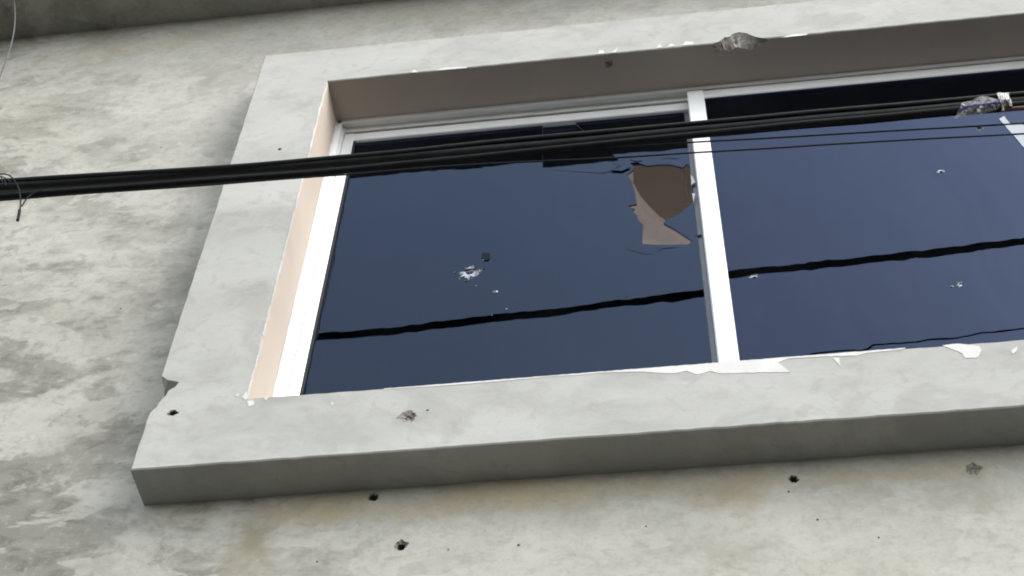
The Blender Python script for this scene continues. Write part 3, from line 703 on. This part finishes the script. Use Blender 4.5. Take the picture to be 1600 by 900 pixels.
# wire hanging from the slab at the far left
wl = smooth_path([at(u, v, y) for u, v, y in ((22, -2, -.045), (23.5, 28, -.05), (20.5, 56, -.055), (13, 84, -.06), (3, 112, -.06), (-14, 150, -.06), (-40, 190, -.06))], 8)
top = wl[0]; wl = [Vector((top.x, top.y, slab_z))] + wl
tag(tube('hanging_wire', wl, .0021, simple('grey_wire', (.07, .072, .066), .6, .3, .2, 30), None, 8), 'slack grey wire drooping from the floor slab in front of the wall', 'wire')

# ------------------------------------------------------------------ plastic wrap, tape and paper
def film_mat(name, color, alpha):
    b = NB(name)
    tr = b.n('ShaderNodeBsdfTransparent'); tr.inputs['Color'].default_value = (.95, .95, .97, 1)
    p = b.n('ShaderNodeBsdfPrincipled'); p.inputs['Base Color'].default_value = (*color, 1); p.inputs['Roughness'].default_value = .3
    tl = b.n('ShaderNodeBsdfTranslucent'); tl.inputs['Color'].default_value = (*color, 1)
    m0 = b.n('ShaderNodeMixShader'); m0.inputs[0].default_value = .35; b.l(p.outputs[0], m0.inputs[1]); b.l(tl.outputs[0], m0.inputs[2])
    mx = b.n('ShaderNodeMixShader'); nz = b.noise(b.coord(), 60, 4, .6, .5)
    b.l(b.ramp(nz, [(.35, alpha*.6), (.65, min(1, alpha*1.5))]), mx.inputs[0]); b.l(tr.outputs[0], mx.inputs[1]); b.l(m0.outputs[0], mx.inputs[2])
    b.l(mx.outputs[0], b.out.inputs[0]); return b.m
M_FILM = film_mat('clear_plastic_film', (.42, .42, .40), .40); M_FILMBLUE = film_mat('violet_blue_printed_film', (.06, .05, .22), .85)
pw = empty('plastic_wrap', at(1530, 165, -.29)); off2 = Vector(pw.location); tag(pw, 'torn clear plastic bag with a blue stripe knotted on the cables', 'plastic bag')
def film(name, top_px, bot_px, mat, y0, seed, bulge=.012):
    n = 26; m = 8
    A = smooth_path([Vector((u, v, 0)) for u, v in top_px], n//(len(top_px)-1)); C = smooth_path([Vector((u, v, 0)) for u, v in bot_px], n//(len(bot_px)-1))
    k = min(len(A), len(C)); V = []; F = []
    for i in range(k):
        a = A[int(i*(len(A)-1)/(k-1))]; c = C[int(i*(len(C)-1)/(k-1))]
        for j in range(m+1):
            p = a.lerp(c, j/m); y = y0-bulge*math.sin(math.pi*j/m)+.006*noise.noise((i*.5, j*.6, seed))+.004*noise.noise((i*1.1, j*1.3, seed+4))
            V.append(at(p.x, p.y, y)-off2)
    for i in range(k-1):
        for j in range(m): F.append((i*(m+1)+j, i*(m+1)+j+1, (i+1)*(m+1)+j+1, (i+1)*(m+1)+j))
    return mesh(name, V, F, mat, pw, smooth=False)
film('film_sheet', [(1491, 184), (1500, 170), (1503, 161), (1518, 157), (1533, 150), (1548, 152), (1562, 156)], [(1490.5, 186.5), (1503, 184), (1519, 181), (1535, 177.5), (1550, 174), (1558, 171), (1563, 167)], M_FILM, -.292, 1)
film('printed_stripe', [(1497, 172), (1507, 165), (1520, 161), (1533, 160), (1548, 157.5), (1563, 155)], [(1496, 174), (1508, 171), (1520, 168.5), (1533, 166), (1548, 164.5), (1563, 163)], M_FILMBLUE, -.294, 2, .013)
film('film_sheet', [(1526, 168), (1529, 169), (1532, 170)], [(1527, 179), (1529, 179), (1531, 178)], M_TAPE, -.300, 3, .006)
film('film_sheet', [(1502.5, 160.5), (1505, 162), (1509, 164)], [(1503, 167), (1505, 167), (1508, 166)], M_TAPE, -.303, 3, .004)
tp = empty('tape_wrap', at(1570, 158, -.28)); off2 = Vector(tp.location); tag(tp, 'white tape knotted round the cables beside the plastic bag', 'tape')
pw_keep = pw; pw = tp
film('tape_band', [(1557, 145.5), (1562, 144.5), (1568, 145), (1576, 144.5)], [(1566, 169), (1570, 167), (1575, 164.5), (1578, 165)], M_TAPE, -.290, 5, .012)
film('tape_tail', [(1575, 146), (1578, 152), (1581, 160)], [(1571, 166), (1576, 168), (1582, 167.5)], M_TAPE, -.287, 6, .008)
film('tape_tail', [(1556, 146), (1560, 152), (1563, 158)], [(1560, 152), (1563, 158), (1566, 166)], M_TAPE, -.293, 7, .004)
tube('knot', [p-off2 for p in smooth_path([at(u, v, -.298) for u, v in ((1564, 160), (1566, 166), (1567, 172), (1565, 174))], 5)], .0026, M_BROWNWIRE, tp, 6)
# paper strip stuck on the right pane
pp = [(1561, 186), (1569, 181.5), (1574, 188), (1580, 195), (1592, 193.5), (1606, 197), (1625, 200), (1625, 250), (1606, 236), (1598, 229), (1590, 219), (1580, 208), (1572, 199)]
o = plate('paper_scrap', pp, GR-.0009, .0007, M_PAPER, None, .012, .001, 77)
tag(o, 'torn white paper strip stuck on the unbroken tinted pane below the tape', 'paper')
